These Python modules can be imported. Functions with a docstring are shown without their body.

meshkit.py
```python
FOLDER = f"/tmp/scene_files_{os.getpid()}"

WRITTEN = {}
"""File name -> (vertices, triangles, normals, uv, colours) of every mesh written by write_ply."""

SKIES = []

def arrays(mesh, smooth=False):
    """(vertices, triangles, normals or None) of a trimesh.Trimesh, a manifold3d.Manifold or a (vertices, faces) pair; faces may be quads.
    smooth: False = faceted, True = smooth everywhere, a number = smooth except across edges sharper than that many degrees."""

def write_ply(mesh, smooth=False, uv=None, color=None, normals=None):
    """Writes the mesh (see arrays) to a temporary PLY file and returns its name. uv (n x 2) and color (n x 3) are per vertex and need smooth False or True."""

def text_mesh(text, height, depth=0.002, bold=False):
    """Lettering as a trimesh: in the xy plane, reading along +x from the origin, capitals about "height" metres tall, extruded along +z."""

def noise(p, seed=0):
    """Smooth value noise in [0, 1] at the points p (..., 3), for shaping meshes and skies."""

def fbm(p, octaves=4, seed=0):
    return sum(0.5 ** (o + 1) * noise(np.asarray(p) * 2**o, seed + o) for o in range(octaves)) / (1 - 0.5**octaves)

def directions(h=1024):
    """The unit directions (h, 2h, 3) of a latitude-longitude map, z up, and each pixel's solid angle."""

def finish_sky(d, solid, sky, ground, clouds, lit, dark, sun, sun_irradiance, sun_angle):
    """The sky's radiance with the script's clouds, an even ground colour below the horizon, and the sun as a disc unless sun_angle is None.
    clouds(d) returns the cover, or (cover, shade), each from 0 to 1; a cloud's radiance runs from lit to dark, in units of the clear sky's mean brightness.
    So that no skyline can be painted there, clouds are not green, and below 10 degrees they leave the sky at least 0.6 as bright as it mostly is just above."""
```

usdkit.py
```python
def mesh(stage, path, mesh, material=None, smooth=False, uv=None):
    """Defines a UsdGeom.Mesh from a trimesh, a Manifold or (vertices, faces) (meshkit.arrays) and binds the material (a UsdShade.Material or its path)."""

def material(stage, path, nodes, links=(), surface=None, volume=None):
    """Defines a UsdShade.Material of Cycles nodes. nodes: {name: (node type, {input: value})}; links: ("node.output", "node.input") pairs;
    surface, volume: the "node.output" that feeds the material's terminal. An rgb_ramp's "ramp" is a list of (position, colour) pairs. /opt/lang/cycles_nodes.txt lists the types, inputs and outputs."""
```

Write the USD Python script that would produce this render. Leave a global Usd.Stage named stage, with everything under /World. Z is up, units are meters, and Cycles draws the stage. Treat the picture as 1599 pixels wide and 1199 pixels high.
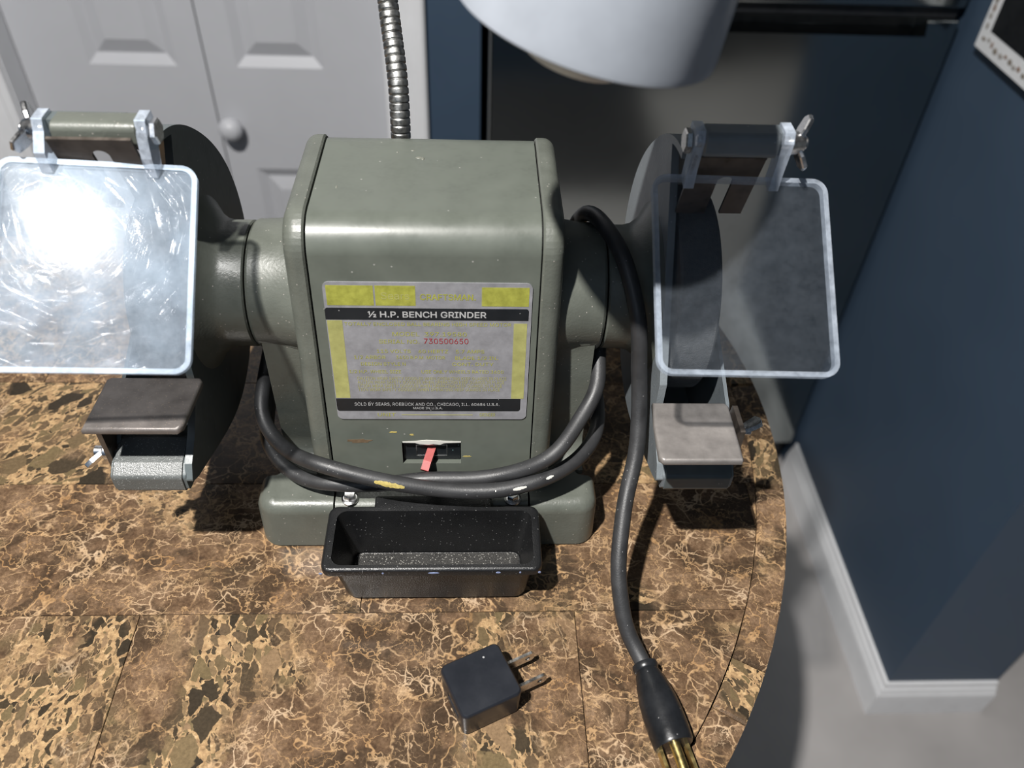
import math, random
import numpy as np, trimesh, shapely
from shapely.geometry import Polygon, LineString, Point, box as sbox
from manifold3d import Manifold, CrossSection
from scipy.interpolate import CubicSpline, PchipInterpolator
import usdkit, meshkit
from pxr import Usd, UsdGeom, UsdLux, UsdShade, Gf, Sdf

random.seed(7)
rng = np.random.default_rng(7)
stage = Usd.Stage.CreateInMemory()
UsdGeom.SetStageUpAxis(stage, 'Z')
UsdGeom.SetStageMetersPerUnit(stage, 1.0)
UsdGeom.Xform.Define(stage, '/World')
UsdGeom.Scope.Define(stage, '/World/Looks')
# ------------------------------------------------------------------ camera (z = 0 is the table top, the floor lies at -0.91)
cam = UsdGeom.Camera.Define(stage, '/World/Camera')
CAM_X = np.array([0.9989, -0.0318, 0.0358]); CAM_F = np.array([0.0477, 0.7218, -0.6904])
CAM_F /= np.linalg.norm(CAM_F); CAM_X -= CAM_F * (CAM_X @ CAM_F); CAM_X /= np.linalg.norm(CAM_X); CAM_U = np.cross(CAM_X, CAM_F)
cam.AddTransformOp().Set(Gf.Matrix4d(*CAM_X, 0, *CAM_U, 0, *(-CAM_F), 0, 0, 0, 0.385, 1))
cam.CreateHorizontalApertureAttr(36.0)
cam.CreateVerticalApertureAttr(27.0)
cam.CreateFocalLengthAttr(28.86)
cam.CreateFStopAttr(8.0)
cam.CreateFocusDistanceAttr(0.41)
cam.CreateClippingRangeAttr((0.02, 100.0))
cam.CreateExposureAttr(0.0)
# ------------------------------------------------------------------ light: one small ceiling lamp up and left behind the camera, and the dim rest of the house
lamp = UsdLux.DiskLight.Define(stage, '/World/CeilingLamp')      # a small downlight set flush in the ceiling
lamp.AddTranslateOp().Set(Gf.Vec3d(-0.45, -0.30, 1.525))
lamp.CreateRadiusAttr(0.022)
lamp.CreateIntensityAttr(14500.0)
lamp.CreateColorAttr(Gf.Vec3f(1.0, 0.97, 0.93))
dome = UsdLux.DomeLight.Define(stage, '/World/Ambient')
dome.CreateIntensityAttr(0.02)
dome.CreateColorAttr(Gf.Vec3f(0.86, 0.94, 1.0))

# ================================================================== helpers
USED = {}
THING_LOC = {}


def numbered(parent, name):
    k = USED.get((parent, name), -1) + 1
    USED[(parent, name)] = k
    return f'{parent}/{name}' if k == 0 else f'{parent}/{name}_{k:03d}'


def say(p, label=None, cat=None, group=None, kind=None):
    for k, v in (('label', label), ('category', cat), ('group', group), ('kind', kind)):
        if v:
            p.SetCustomDataByKey(k, v)


def thing(name, label=None, cat=None, loc=(0, 0, 0), group=None, kind=None):
    path = numbered('/World', name)
    x = UsdGeom.Xform.Define(stage, path)
    x.AddTranslateOp().Set(Gf.Vec3d(*map(float, loc)))
    THING_LOC[path] = np.array(loc, float)
    say(x.GetPrim(), label, cat, group, kind)
    return path


def arr(m):
    if isinstance(m, list):
        vs, fs, n = [], [], 0
        for q in m:
            v, f = arr(q)
            vs.append(v); fs.append(f + n); n += len(v)
        return np.vstack(vs), np.vstack(fs)
    if hasattr(m, 'to_mesh'):
        q = m.to_mesh()
        return np.array(q.vert_properties[:, :3], float), np.array(q.tri_verts, int)
    if isinstance(m, trimesh.Trimesh):
        return np.array(m.vertices), np.array(m.faces)
    v, f = np.asarray(m[0], float), np.asarray(m[1], int)
    if f.shape[1] == 4:
        f = np.vstack([f[:, [0, 1, 2]], f[:, [0, 2, 3]]])
    return v, f


def part(parent, name, m, mat, label=None, smooth=30, kind=None):
    """A mesh given in world coordinates, stored relative to the thing it belongs to."""
    root = '/'.join(parent.split('/')[:3])
    v, f = arr(m)
    v = v - THING_LOC.get(root, 0)
    path = numbered(parent, name)
    p = usdkit.mesh(stage, path, trimesh.Trimesh(v, f, process=False), mat, smooth=smooth)
    say(p.GetPrim(), label=label, kind=kind)
    return path


def struct(name, m, mat, label=None, smooth=30):
    v, f = arr(m)
    path = numbered('/World', name)
    p = usdkit.mesh(stage, path, trimesh.Trimesh(v, f, process=False), mat, smooth=smooth)
    say(p.GetPrim(), label=label, kind='structure')
    return path


def bx(x0, x1, y0, y1, z0, z1):
    return Manifold.cube([x1 - x0, y1 - y0, z1 - z0]).translate([x0, y0, z0])


def rbox(x0, x1, y0, y1, z0, z1, r, seg=20):
    s = Manifold.sphere(r, seg)
    return Manifold.batch_hull([s.translate([x, y, z]) for x in (x0 + r, x1 - r) for y in (y0 + r, y1 - r) for z in (z0 + r, z1 - r)])


def polys(g):
    return [p for p in getattr(g, 'geoms', [g]) if not p.is_empty and p.geom_type == 'Polygon']


def cs(poly):
    out = []
    for p in polys(poly):
        p = shapely.geometry.polygon.orient(p)
        out.append(np.array(p.exterior.coords)[:-1])
        out += [np.array(h.coords)[:-1] for h in p.interiors]
    return CrossSection(out)


def ext_z(poly, z0, z1):
    return Manifold.extrude(cs(poly), z1 - z0).translate([0, 0, z0])


TX = np.array([[0, 0, 1, 0], [1, 0, 0, 0], [0, 1, 0, 0]], float)     # (y, z, h) -> (h, y, z)


def ext_x(poly, x0, x1):
    """poly holds (y, z) points; extruded from x0 to x1."""
    return Manifold.extrude(cs(poly), x1 - x0).transform(TX).translate([x0, 0, 0])


def hull_layers_x(poly, layers):
    """Convex profile in (y, z); layers: (x, offset)."""
    pts = []
    for x, o in layers:
        q = poly.buffer(o, quad_segs=10)
        c = np.array(q.exterior.coords)[:-1]
        pts.append(np.column_stack([np.full(len(c), x), c]))
    return Manifold.hull_points(np.vstack(pts))


def hull_layers_z(layers):
    """layers: (z, convex polygon in x, y)."""
    pts = []
    for z, q in layers:
        c = np.array(q.exterior.coords)[:-1]
        pts.append(np.column_stack([c, np.full(len(c), z)]))
    return Manifold.hull_points(np.vstack(pts))


def rrect(x0, x1, y0, y1, r, q=8):
    return sbox(x0 + r, y0 + r, x1 - r, y1 - r).buffer(r, quad_segs=q) if r > 0 else sbox(x0, y0, x1, y1)


def rounded(poly, r, q=10):
    return poly.buffer(-r).buffer(r, quad_segs=q)


def frame(axis):
    a = np.asarray(axis, float); a = a / np.linalg.norm(a)
    e = np.cross(a, [0, 0, 1.0] if abs(a[2]) < 0.9 else [1.0, 0, 0]); e /= np.linalg.norm(e)
    return e, np.cross(a, e), a


def lathe(prof, origin, axis, seg=32):
    """prof: (radius, height along the axis) from one end to the other; closed where the radius is 0."""
    e, g, a = frame(axis)
    t = np.linspace(0, 2 * np.pi, seg, endpoint=False)
    v, f = [], []
    for r, h in prof:
        v.append(np.asarray(origin) + a * h + r * (np.cos(t)[:, None] * e + np.sin(t)[:, None] * g))
    n = len(prof)
    i, j = np.meshgrid(np.arange(n - 1), np.arange(seg), indexing='ij')
    q = np.stack([i * seg + j, i * seg + (j + 1) % seg, (i + 1) * seg + (j + 1) % seg, (i + 1) * seg + j], -1).reshape(-1, 4)
    v = np.vstack(v)
    f = np.vstack([q[:, [0, 1, 2]], q[:, [0, 2, 3]]])
    m = trimesh.Trimesh(v, f, process=False)
    m.merge_vertices(digits_vertex=8)
    m.update_faces(m.nondegenerate_faces())
    return m


def cyl(p0, p1, r, seg=24, c=0.0):
    p0, p1 = np.array(p0, float), np.array(p1, float)
    h = np.linalg.norm(p1 - p0)
    pr = [(0, 0), (r - c, 0), (r, c), (r, h - c), (r - c, h), (0, h)] if c else [(0, 0), (r, 0), (r, h), (0, h)]
    return lathe(pr, p0, p1 - p0, seg)


def hexa(p0, p1, r):
    return cyl(p0, p1, r, 6, min(r * 0.12, 0.0006))


def spline(pts, n):
    pts = np.array(pts, float)
    t = np.r_[0, np.cumsum(np.linalg.norm(np.diff(pts, axis=0), axis=1))]
    c = CubicSpline(t, pts)
    return c(np.linspace(0, t[-1], n))


def sweep(pts, rad, seg=16, round_end=True):
    p = np.asarray(pts, float)
    n = len(p)
    rad = np.broadcast_to(rad, (n,)).astype(float)
    t = np.gradient(p, axis=0); t /= np.linalg.norm(t, axis=1, keepdims=True)
    e = np.cross(t[0], [0, 0, 1.0] if abs(t[0][2]) < 0.9 else [1.0, 0, 0]); e /= np.linalg.norm(e)
    ang = np.linspace(0, 2 * np.pi, seg, endpoint=False)
    rings = []
    for k in range(n):
        e = e - t[k] * (e @ t[k]); e /= np.linalg.norm(e)
        g = np.cross(t[k], e)
        rings.append((p[k], t[k], e.copy(), g, rad[k]))
    full = []
    if round_end:
        for s in (0, 1, 2):
            a = math.radians(90 - 30 * s)
            c, tt, e_, g_, r = rings[0]
            full.append((c - tt * r * math.sin(a) * 0.6, e_, g_, max(r * math.cos(a), 1e-6)))
    full += [(c, e_, g_, r) for c, tt, e_, g_, r in rings]
    if round_end:
        for s in (2, 1, 0):
            a = math.radians(90 - 30 * s)
            c, tt, e_, g_, r = rings[-1]
            full.append((c + tt * r * math.sin(a) * 0.6, e_, g_, max(r * math.cos(a), 1e-6)))
    v = np.vstack([c + r * (np.cos(ang)[:, None] * e_ + np.sin(ang)[:, None] * g_) for c, e_, g_, r in full])
    m = len(full)
    i, j = np.meshgrid(np.arange(m - 1), np.arange(seg), indexing='ij')
    q = np.stack([i * seg + j, i * seg + (j + 1) % seg, (i + 1) * seg + (j + 1) % seg, (i + 1) * seg + j], -1).reshape(-1, 4)
    f = np.vstack([q[:, [0, 1, 2]], q[:, [0, 2, 3]]])
    caps = [[0, k + 1, k] for k in range(1, seg - 1)] + [[(m - 1) * seg, (m - 1) * seg + k, (m - 1) * seg + k + 1] for k in range(1, seg - 1)]
    return trimesh.Trimesh(v, np.vstack([f, caps]), process=False)


def to_frame(m, origin, x, y, n):
    """Local (x, y, z) -> world by the given axes."""
    v, f = arr(m)
    return trimesh.Trimesh(np.asarray(origin) + v[:, :1] * np.asarray(x) + v[:, 1:2] * np.asarray(y) + v[:, 2:3] * np.asarray(n), f, process=False)


# ================================================================== materials
def material(name, nodes, links, surface='p.BSDF'):
    return usdkit.material(stage, f'/World/Looks/{name}', nodes, links, surface=surface)


def plain(name, col, rough=0.5, metal=0.0, spec=0.5, noise=0.06, nscale=30.0, bump=0.0, bscale=400.0, bdist=0.0004, rnoise=0.1, coat=0.0, extra=None):
    """A colour with a slight mottling and a fine relief."""
    c = np.array(col, float)
    nodes = {
        'g': ('geometry', {}),
        'n': ('noise_texture', {'scale': nscale, 'detail': 4.0, 'roughness': 0.6}),
        'r': ('rgb_ramp', {'ramp': [(0.25, tuple(c * (1 - noise * 2))), (0.75, tuple(np.minimum(c * (1 + noise * 2), 1)))]}),
        'm': ('map_range', {'from_min': 0.3, 'from_max': 0.7, 'to_min': max(rough - rnoise, 0.02), 'to_max': min(rough + rnoise, 1.0)}),
        'p': ('principled_bsdf', {'metallic': metal, 'specular_ior_level': spec, 'coat_weight': coat, 'coat_roughness': 0.1, **(extra or {})}),
    }
    links = [('g.position', 'n.vector'), ('n.fac', 'r.fac'), ('r.color', 'p.base_color'), ('n.fac', 'm.value'), ('m.result', 'p.roughness')]
    if bump:
        nodes['b'] = ('noise_texture', {'scale': bscale, 'detail': 3.0})
        nodes['bp'] = ('bump', {'strength': bump, 'distance': bdist})
        links += [('g.position', 'b.vector'), ('b.fac', 'bp.height'), ('bp.normal', 'p.normal')]
    return material(name, nodes, links)


def speckled(name, col, speck, rough, sscale, thresh, bump=0.3, bscale=900.0, spec=0.5, metal=0.0, bdist=0.0003, noise=0.08, nscale=40):
    """Paint or plastic with fine pale dust specks and a hammered relief."""
    c = np.array(col, float)
    nodes = {
        'g': ('geometry', {}),
        'n': ('noise_texture', {'scale': nscale, 'detail': 4.0, 'roughness': 0.6}),
        'r': ('rgb_ramp', {'ramp': [(0.25, tuple(c * (1 - noise * 2))), (0.75, tuple(np.minimum(c * (1 + noise * 2), 1)))]}),
        'v': ('voronoi_texture', {'scale': sscale, 'feature': 'f1'}),
        'w': ('white_noise_texture', {'dimensions': '3D'}),
        's1': ('math', {'math_type': 'less_than', 'value2': 0.28}),
        's2': ('math', {'math_type': 'less_than', 'value2': thresh}),
        's': ('math', {'math_type': 'multiply'}),
        'x': ('mix', {'color2': tuple(speck)}),
        'b': ('noise_texture', {'scale': bscale, 'detail': 2.0}),
        'bp': ('bump', {'strength': bump, 'distance': bdist}),
        'm': ('map_range', {'from_min': 0.3, 'from_max': 0.7, 'to_min': rough - 0.08, 'to_max': rough + 0.08}),
        'p': ('principled_bsdf', {'specular_ior_level': spec, 'metallic': metal}),
    }
    links = [('g.position', 'n.vector'), ('n.fac', 'r.fac'), ('g.position', 'v.vector'), ('v.distance', 's1.value1'), ('v.color', 'w.vector'), ('w.value', 's2.value1'),
             ('s1.value', 's.value1'), ('s2.value', 's.value2'), ('s.value', 'x.fac'), ('r.color', 'x.color1'), ('x.color', 'p.base_color'),
             ('g.position', 'b.vector'), ('b.fac', 'bp.height'), ('bp.normal', 'p.normal'), ('n.fac', 'm.value'), ('m.result', 'p.roughness')]
    return material(name, nodes, links)


def marble(name, lift=1.0):
    """Brown breccia marble: veined brown stone that passes into a sandy matrix full of dark clasts; every tile is cut from another place of the block."""
    N, L = {}, []

    def add(key, kind, inputs=None, **links):
        N[key] = (kind, inputs or {})
        for k, v in links.items():
            L.append((v, f'{key}.{k}'))
        return key

    def rng_(key, src, a, b, lo=0.0, hi=1.0):
        add(key, 'map_range', {'from_min': a, 'from_max': b, 'to_min': lo, 'to_max': hi, 'clamp': True}, value=src)
        return f'{key}.result'

    def ma(key, op, a, b):
        ins = {'math_type': op}
        if not isinstance(a, str): ins['value1'] = a
        if not isinstance(b, str): ins['value2'] = b
        add(key, 'math', ins)
        if isinstance(a, str): L.append((a, key + '.value1'))
        if isinstance(b, str): L.append((b, key + '.value2'))
        return f'{key}.value'

    def mx(key, f, a, b):
        ins = {}
        if not isinstance(f, str): ins['fac'] = f
        if not isinstance(a, str): ins['color1'] = a
        if not isinstance(b, str): ins['color2'] = b
        add(key, 'mix', ins)
        for q, v in (('fac', f), ('color1', a), ('color2', b)):
            if isinstance(v, str): L.append((v, f'{key}.{q}'))
        return f'{key}.color'

    def noise(key, scale, detail=3.0, rough=0.55, dist=0.0, vec='p0.vector'):
        add(key, 'noise_texture', {'scale': scale, 'detail': detail, 'roughness': rough, 'distortion': dist}, vector=vec)
        return f'{key}.fac'

    add('g', 'geometry'); add('o', 'object_info')
    add('wn', 'white_noise_texture', {'dimensions': '1D'}, w='o.random')
    add('os', 'vector_math', {'math_type': 'scale', 'scale': 9.0}, vector1='wn.color')
    add('p0', 'vector_math', {'math_type': 'add'}, vector1='g.position', vector2='os.vector')
    noise('wob', 55.0, 4.0, 0.6)
    add('wc', 'vector_math', {'math_type': 'subtract', 'vector2': (0.5, 0.5, 0.5)}, vector1='wob.color')
    add('ws', 'vector_math', {'math_type': 'scale', 'scale': 0.010}, vector1='wc.vector')
    add('p1', 'vector_math', {'math_type': 'add'}, vector1='p0.vector', vector2='ws.vector')
    add('rz', 'math', {'math_type': 'multiply', 'value2': 3.0}, value1='o.random')
    add('ro3', 'vector_rotate', {'rotate_type': 'z_axis'}, vector='p1.vector', angle='rz.value')
    add('mp', 'mapping', {'scale': (0.75, 1.3, 1.0)}, vector='ro3.vector')
    # veined brown stone
    ca = noise('ca', 75.0, 7.0, 0.68)
    add('colA', 'rgb_ramp', {'ramp': [(0.28, (0.070, 0.040, 0.024)), (0.45, (0.140, 0.086, 0.050)), (0.58, (0.205, 0.130, 0.078)), (0.72, (0.30, 0.20, 0.125))]}, fac=ca)
    patch = noise('patch', 34.0, 2.0, 0.5, 1.0)
    mx('colA2', rng_('pk', patch, 0.50, 0.57, 0.0, 0.8), 'colA.color', (0.062, 0.041, 0.026))
    def ridge(key, scale, w, detail, dist):
        n = noise(key + 'n', scale, detail, 0.55, dist)
        d = ma(key + 'a', 'absolute', ma(key + 's', 'subtract', n, 0.5), 0.0)
        return rng_(key, d, w * 0.25, w, 1.0, 0.0)
    v1 = ridge('v1', 26.0, 0.0105, 4.0, 0.15)
    v2 = ridge('v2', 70.0, 0.0145, 4.0, 0.15)
    v3 = ridge('v3', 190.0, 0.023, 3.0, 0.1)
    for k, sc in (('va', 70.0), ('vb', 150.0), ('vc', 380.0)):
        add(k, 'voronoi_texture', {'scale': sc, 'feature': 'f1'}, vector='mp.vector')
        add(k + 'e', 'voronoi_texture', {'scale': sc, 'feature': 'distance_to_edge'}, vector='mp.vector')
        add(k + 'c', 'separate_color', {}, color=k + '.color')
    fade = rng_('fade', noise('fn', 48.0, 3.0), 0.42, 0.60)
    ve = ma('vemul', 'multiply', rng_('vee', 'vae.distance', 0.006, 0.035, 1.0, 0.0), fade)
    vtot = ma('vt', 'maximum', ma('vt1', 'maximum', v1, ma('v2m', 'multiply', v2, 0.85)), ma('vt2', 'maximum', ma('v3m', 'multiply', v3, rng_('f3', 'ca.fac', 0.42, 0.62, 0.0, 0.6)), ve))
    add('veincol', 'rgb_ramp', {'ramp': [(0.3, (0.38, 0.215, 0.095)), (0.5, (0.52, 0.335, 0.175)), (0.7, (0.64, 0.47, 0.31))]}, fac='fn.fac')
    A = mx('A', ma('vt9', 'multiply', vtot, 0.85), 'colA2.color', 'veincol.color')
    # sandy breccia
    mn = noise('mn', 260.0, 5.0, 0.7)
    add('matrix', 'rgb_ramp', {'ramp': [(0.30, (0.24, 0.145, 0.075)), (0.48, (0.40, 0.26, 0.135)), (0.60, (0.52, 0.35, 0.18)), (0.75, (0.66, 0.50, 0.34))]}, fac=mn)
    def clast(key, under, k, keep):
        t = ma(key + 't', 'multiply', f'{k}c.g', 0.20)
        d = ma(key + 'd', 'subtract', f'{k}e.distance', t)
        m = rng_(key + 'm', d, 0.012, 0.035)
        m = ma(key + 'k', 'multiply', m, ma(key + 'p', 'less_than', f'{k}c.b', keep))
        add(key + 'r', 'rgb_ramp', {'ramp': [(0.0, (0.036, 0.028, 0.019)), (0.25, (0.080, 0.058, 0.035)), (0.5, (0.135, 0.090, 0.052)), (0.75, (0.165, 0.122, 0.062)), (1.0, (0.27, 0.175, 0.10))]}, fac=f'{k}c.r')
        return mx(key, m, under, f'{key}r.color')
    B = clast('c3', clast('c2', clast('c1', 'matrix.color', 'vc', 0.62), 'vb', 0.80), 'va', 0.42)
    tilez = ma('tz', 'multiply', ma('tz1', 'subtract', 'o.random', 0.5), 0.22)
    zone = ma('zz', 'add', noise('zn', 12.0, 3.0, 0.6, 0.5), tilez)
    Cc = mx('C', rng_('zr', zone, 0.465, 0.555), A, B)
    gr = rng_('gr', noise('grain', 600.0, 4.0, 0.75), 0.3, 0.7, 0.53 * lift, 0.93 * lift)
    add('gm', 'vector_math', {'math_type': 'scale'}, vector1=Cc, scale=gr)
    rr = rng_('rr', 'zn.fac', 0.3, 0.7, 0.16, 0.30)
    add('p', 'principled_bsdf', {'specular_ior_level': 0.4}, base_color='gm.vector', roughness=rr)
    return material(name, N, L)


def acrylic(name, haze, gloss, sharp, scratch=1.0, clear=0.87):
    """Clear plastic gone hazy with use: see-through, with a dusty film, a clear reflection and many fine scratches that flash around a lamp's reflection."""
    nodes = {'g': ('geometry', {}), 'fr': ('fresnel', {'IOR': 1.49}), 'tr': ('transparent_bsdf', {'color': (clear, clear * 1.01, clear * 1.02)}),
             'df': ('diffuse_bsdf', {'color': (0.74, 0.82, 0.94)}), 'gl': ('glossy_bsdf', {'color': (0.62, 0.80, 1.0), 'roughness': 0.45, 'distribution': 'ggx'}),
             'sh': ('glossy_bsdf', {'color': (1, 1, 1), 'roughness': 0.03, 'distribution': 'ggx'}), 'sc': ('glossy_bsdf', {'color': (0.95, 0.97, 1.0), 'roughness': 0.07, 'distribution': 'ggx'}), 'g2': ('glossy_bsdf', {'color': (0.95, 0.97, 1.0), 'roughness': 0.12, 'distribution': 'ggx'}), 'm5': ('mix_closure', {'fac': gloss * 0.06}),
             'dust': ('noise_texture', {'scale': 160.0, 'detail': 6.0, 'roughness': 0.75}), 'dm': ('map_range', {'from_min': 0.3, 'from_max': 0.72, 'to_min': haze * 0.45, 'to_max': haze * 1.7, 'clamp': True}),
             'gn': ('noise_texture', {'scale': 45.0, 'detail': 4.0}), 'gmr': ('map_range', {'from_min': 0.3, 'from_max': 0.7, 'to_min': gloss * 0.5, 'to_max': gloss * 1.5, 'clamp': True}),
             'shf': ('math', {'math_type': 'multiply', 'value2': sharp}),
             'm1': ('mix_closure', {}), 'm2': ('mix_closure', {}), 'm3': ('mix_closure', {}), 'm4': ('mix_closure', {})}
    L = [('g.position', 'dust.vector'), ('dust.fac', 'dm.value'), ('g.position', 'gn.vector'), ('gn.fac', 'gmr.value'), ('fr.fac', 'shf.value1')]
    # scratches: thin lines in seven directions, each a tilted groove
    prev = None
    for k in range(7):
        a = k * math.pi / 7 + 0.2
        nodes[f'ro{k}'] = ('vector_rotate', {'rotate_type': 'axis', 'axis': (0.0, -0.6, 0.8), 'angle': a})
        nodes[f'mp{k}'] = ('mapping', {'scale': (1300.0, 28.0, 28.0), 'location': (k * 3.1, k * 1.7, 0.0)})
        nodes[f'sn{k}'] = ('noise_texture', {'scale': 1.0, 'detail': 1.0, 'distortion': 0.0})
        nodes[f'st{k}'] = ('map_range', {'from_min': 0.62, 'from_max': 0.68, 'to_min': 0.0, 'to_max': 1.0, 'clamp': True})
        L += [('g.position', f'ro{k}.vector'), (f'ro{k}.vector', f'mp{k}.vector'), (f'mp{k}.vector', f'sn{k}.vector'), (f'sn{k}.fac', f'st{k}.value')]
        if prev is None:
            prev = f'st{k}.result'
        else:
            nodes[f'ad{k}'] = ('math', {'math_type': 'maximum'})
            L += [(prev, f'ad{k}.value1'), (f'st{k}.result', f'ad{k}.value2')]
            prev = f'ad{k}.value'
    nodes['bp'] = ('bump', {'strength': 1.0, 'distance': 0.00002})
    nodes['scf'] = ('math', {'math_type': 'multiply', 'value2': 0.009 * scratch})
    L += [(prev, 'bp.height'), ('bp.normal', 'sc.normal'), (prev, 'scf.value1'),
          ('tr.BSDF', 'm1.closure1'), ('df.BSDF', 'm1.closure2'), ('dm.result', 'm1.fac'),
          ('m1.closure', 'm2.closure1'), ('gl.BSDF', 'm2.closure2'), ('gmr.result', 'm2.fac'),
          ('m2.closure', 'm3.closure1'), ('sc.BSDF', 'm3.closure2'), ('scf.value', 'm3.fac'),
          ('m3.closure', 'm5.closure1'), ('g2.BSDF', 'm5.closure2'), ('m5.closure', 'm4.closure1'), ('sh.BSDF', 'm4.closure2'), ('shf.value', 'm4.fac')]
    return material(name, nodes, L, surface='m4.closure')


BODY = speckled('grinder_paint', (0.100, 0.111, 0.094), (0.24, 0.24, 0.22), 0.36, 620, 0.006, bump=0.10, bscale=260, noise=0.05, nscale=60)
CAST = speckled('cast_paint', (0.100, 0.108, 0.092), (0.28, 0.26, 0.235), 0.40, 900, 0.030, bump=0.35, bscale=700, noise=0.08, nscale=50)
GUARD = speckled('guard_paint', (0.165, 0.185, 0.198), (0.35, 0.35, 0.35), 0.40, 700, 0.03, bump=0.45, bscale=900, noise=0.07)
LIPR = speckled('smooth_lip_paint', (0.085, 0.102, 0.106), (0.3, 0.3, 0.3), 0.36, 900, 0.02, bump=0.2, bscale=700, noise=0.06)
HAMMER = speckled('hammered_lip_paint', (0.095, 0.102, 0.100), (0.36, 0.37, 0.37), 0.36, 1500, 0.20, bump=0.6, bscale=1500, noise=0.07)
BLACKGAP = plain('black_gap', (0.006, 0.006, 0.006), 0.8, noise=0.0)
RUBBER = speckled('cord_rubber', (0.026, 0.0265, 0.028), (0.14, 0.14, 0.14), 0.48, 900, 0.03, bump=0.25, bscale=1200, spec=0.55, noise=0.15, nscale=70)
PLUGR = speckled('plug_rubber', (0.011, 0.012, 0.014), (0.11, 0.11, 0.11), 0.30, 800, 0.012, bump=0.15, bscale=600, spec=0.5, noise=0.2, nscale=60)
TRAY = speckled('tray_plastic', (0.0085, 0.0088, 0.0095), (0.17, 0.17, 0.17), 0.38, 1100, 0.05, bump=0.5, bscale=1500, spec=0.5, noise=0.1)
DUST = speckled('steel_filings', (0.030, 0.029, 0.027), (0.36, 0.35, 0.32), 0.6, 1050, 0.40, bump=1.0, bscale=1700, bdist=0.0008, noise=0.25, nscale=90)
CHARGER = speckled('charger_plastic', (0.013, 0.015, 0.020), (0.35, 0.35, 0.35), 0.33, 500, 0.006, bump=0.12, bscale=900, noise=0.08)
STEEL = plain('bare_steel', (0.62, 0.60, 0.57), 0.30, metal=1.0, noise=0.06, nscale=300, bump=0.1, bscale=700)
ZINC = plain('zinc_plate', (0.72, 0.72, 0.72), 0.27, metal=1.0, noise=0.06, nscale=200, bump=0.15, bscale=500)
BRASS = plain('brass', (0.62, 0.48, 0.20), 0.33, metal=1.0, noise=0.08, nscale=200)
BROWNSTEEL = plain('browned_steel', (0.11, 0.092, 0.078), 0.40, metal=0.6, noise=0.18, nscale=120, bump=0.15, bscale=600)
RESTL = speckled('rest_steel_dull', (0.150, 0.135, 0.127), (0.30, 0.24, 0.19), 0.46, 1500, 0.10, bump=0.35, bscale=1300, metal=0.35, noise=0.12, nscale=110)
RESTR = plain('rest_steel_worn', (0.25, 0.232, 0.22), 0.42, metal=0.4, noise=0.14, nscale=70, bump=0.25, bscale=500)
STONE = plain('grinding_stone', (0.095, 0.098, 0.10), 0.85, noise=0.15, nscale=500, bump=0.8, bscale=1500, bdist=0.0006)
SHADE = plain('shade_enamel', (0.31, 0.335, 0.375), 0.32, noise=0.05, nscale=40, bump=0.05, bscale=120)
SHADEIN = plain('shade_inner', (0.75, 0.74, 0.70), 0.4, noise=0.02)
BULB = plain('frosted_bulb', (0.75, 0.73, 0.68), 0.35, noise=0.02)
GOOSE = plain('goose_steel', (0.36, 0.36, 0.35), 0.42, metal=1.0, noise=0.2, nscale=300)
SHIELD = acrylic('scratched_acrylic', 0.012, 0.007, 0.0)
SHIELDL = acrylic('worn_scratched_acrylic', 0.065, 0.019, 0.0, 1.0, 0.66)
SHIELDRIM = acrylic('acrylic_edge', 0.20, 0.05, 0.0, 0.0)
LUG = acrylic('acrylic_lug', 0.30, 0.08, 0.0, 0.0)
MARBLE = marble('brown_marble')
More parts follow.
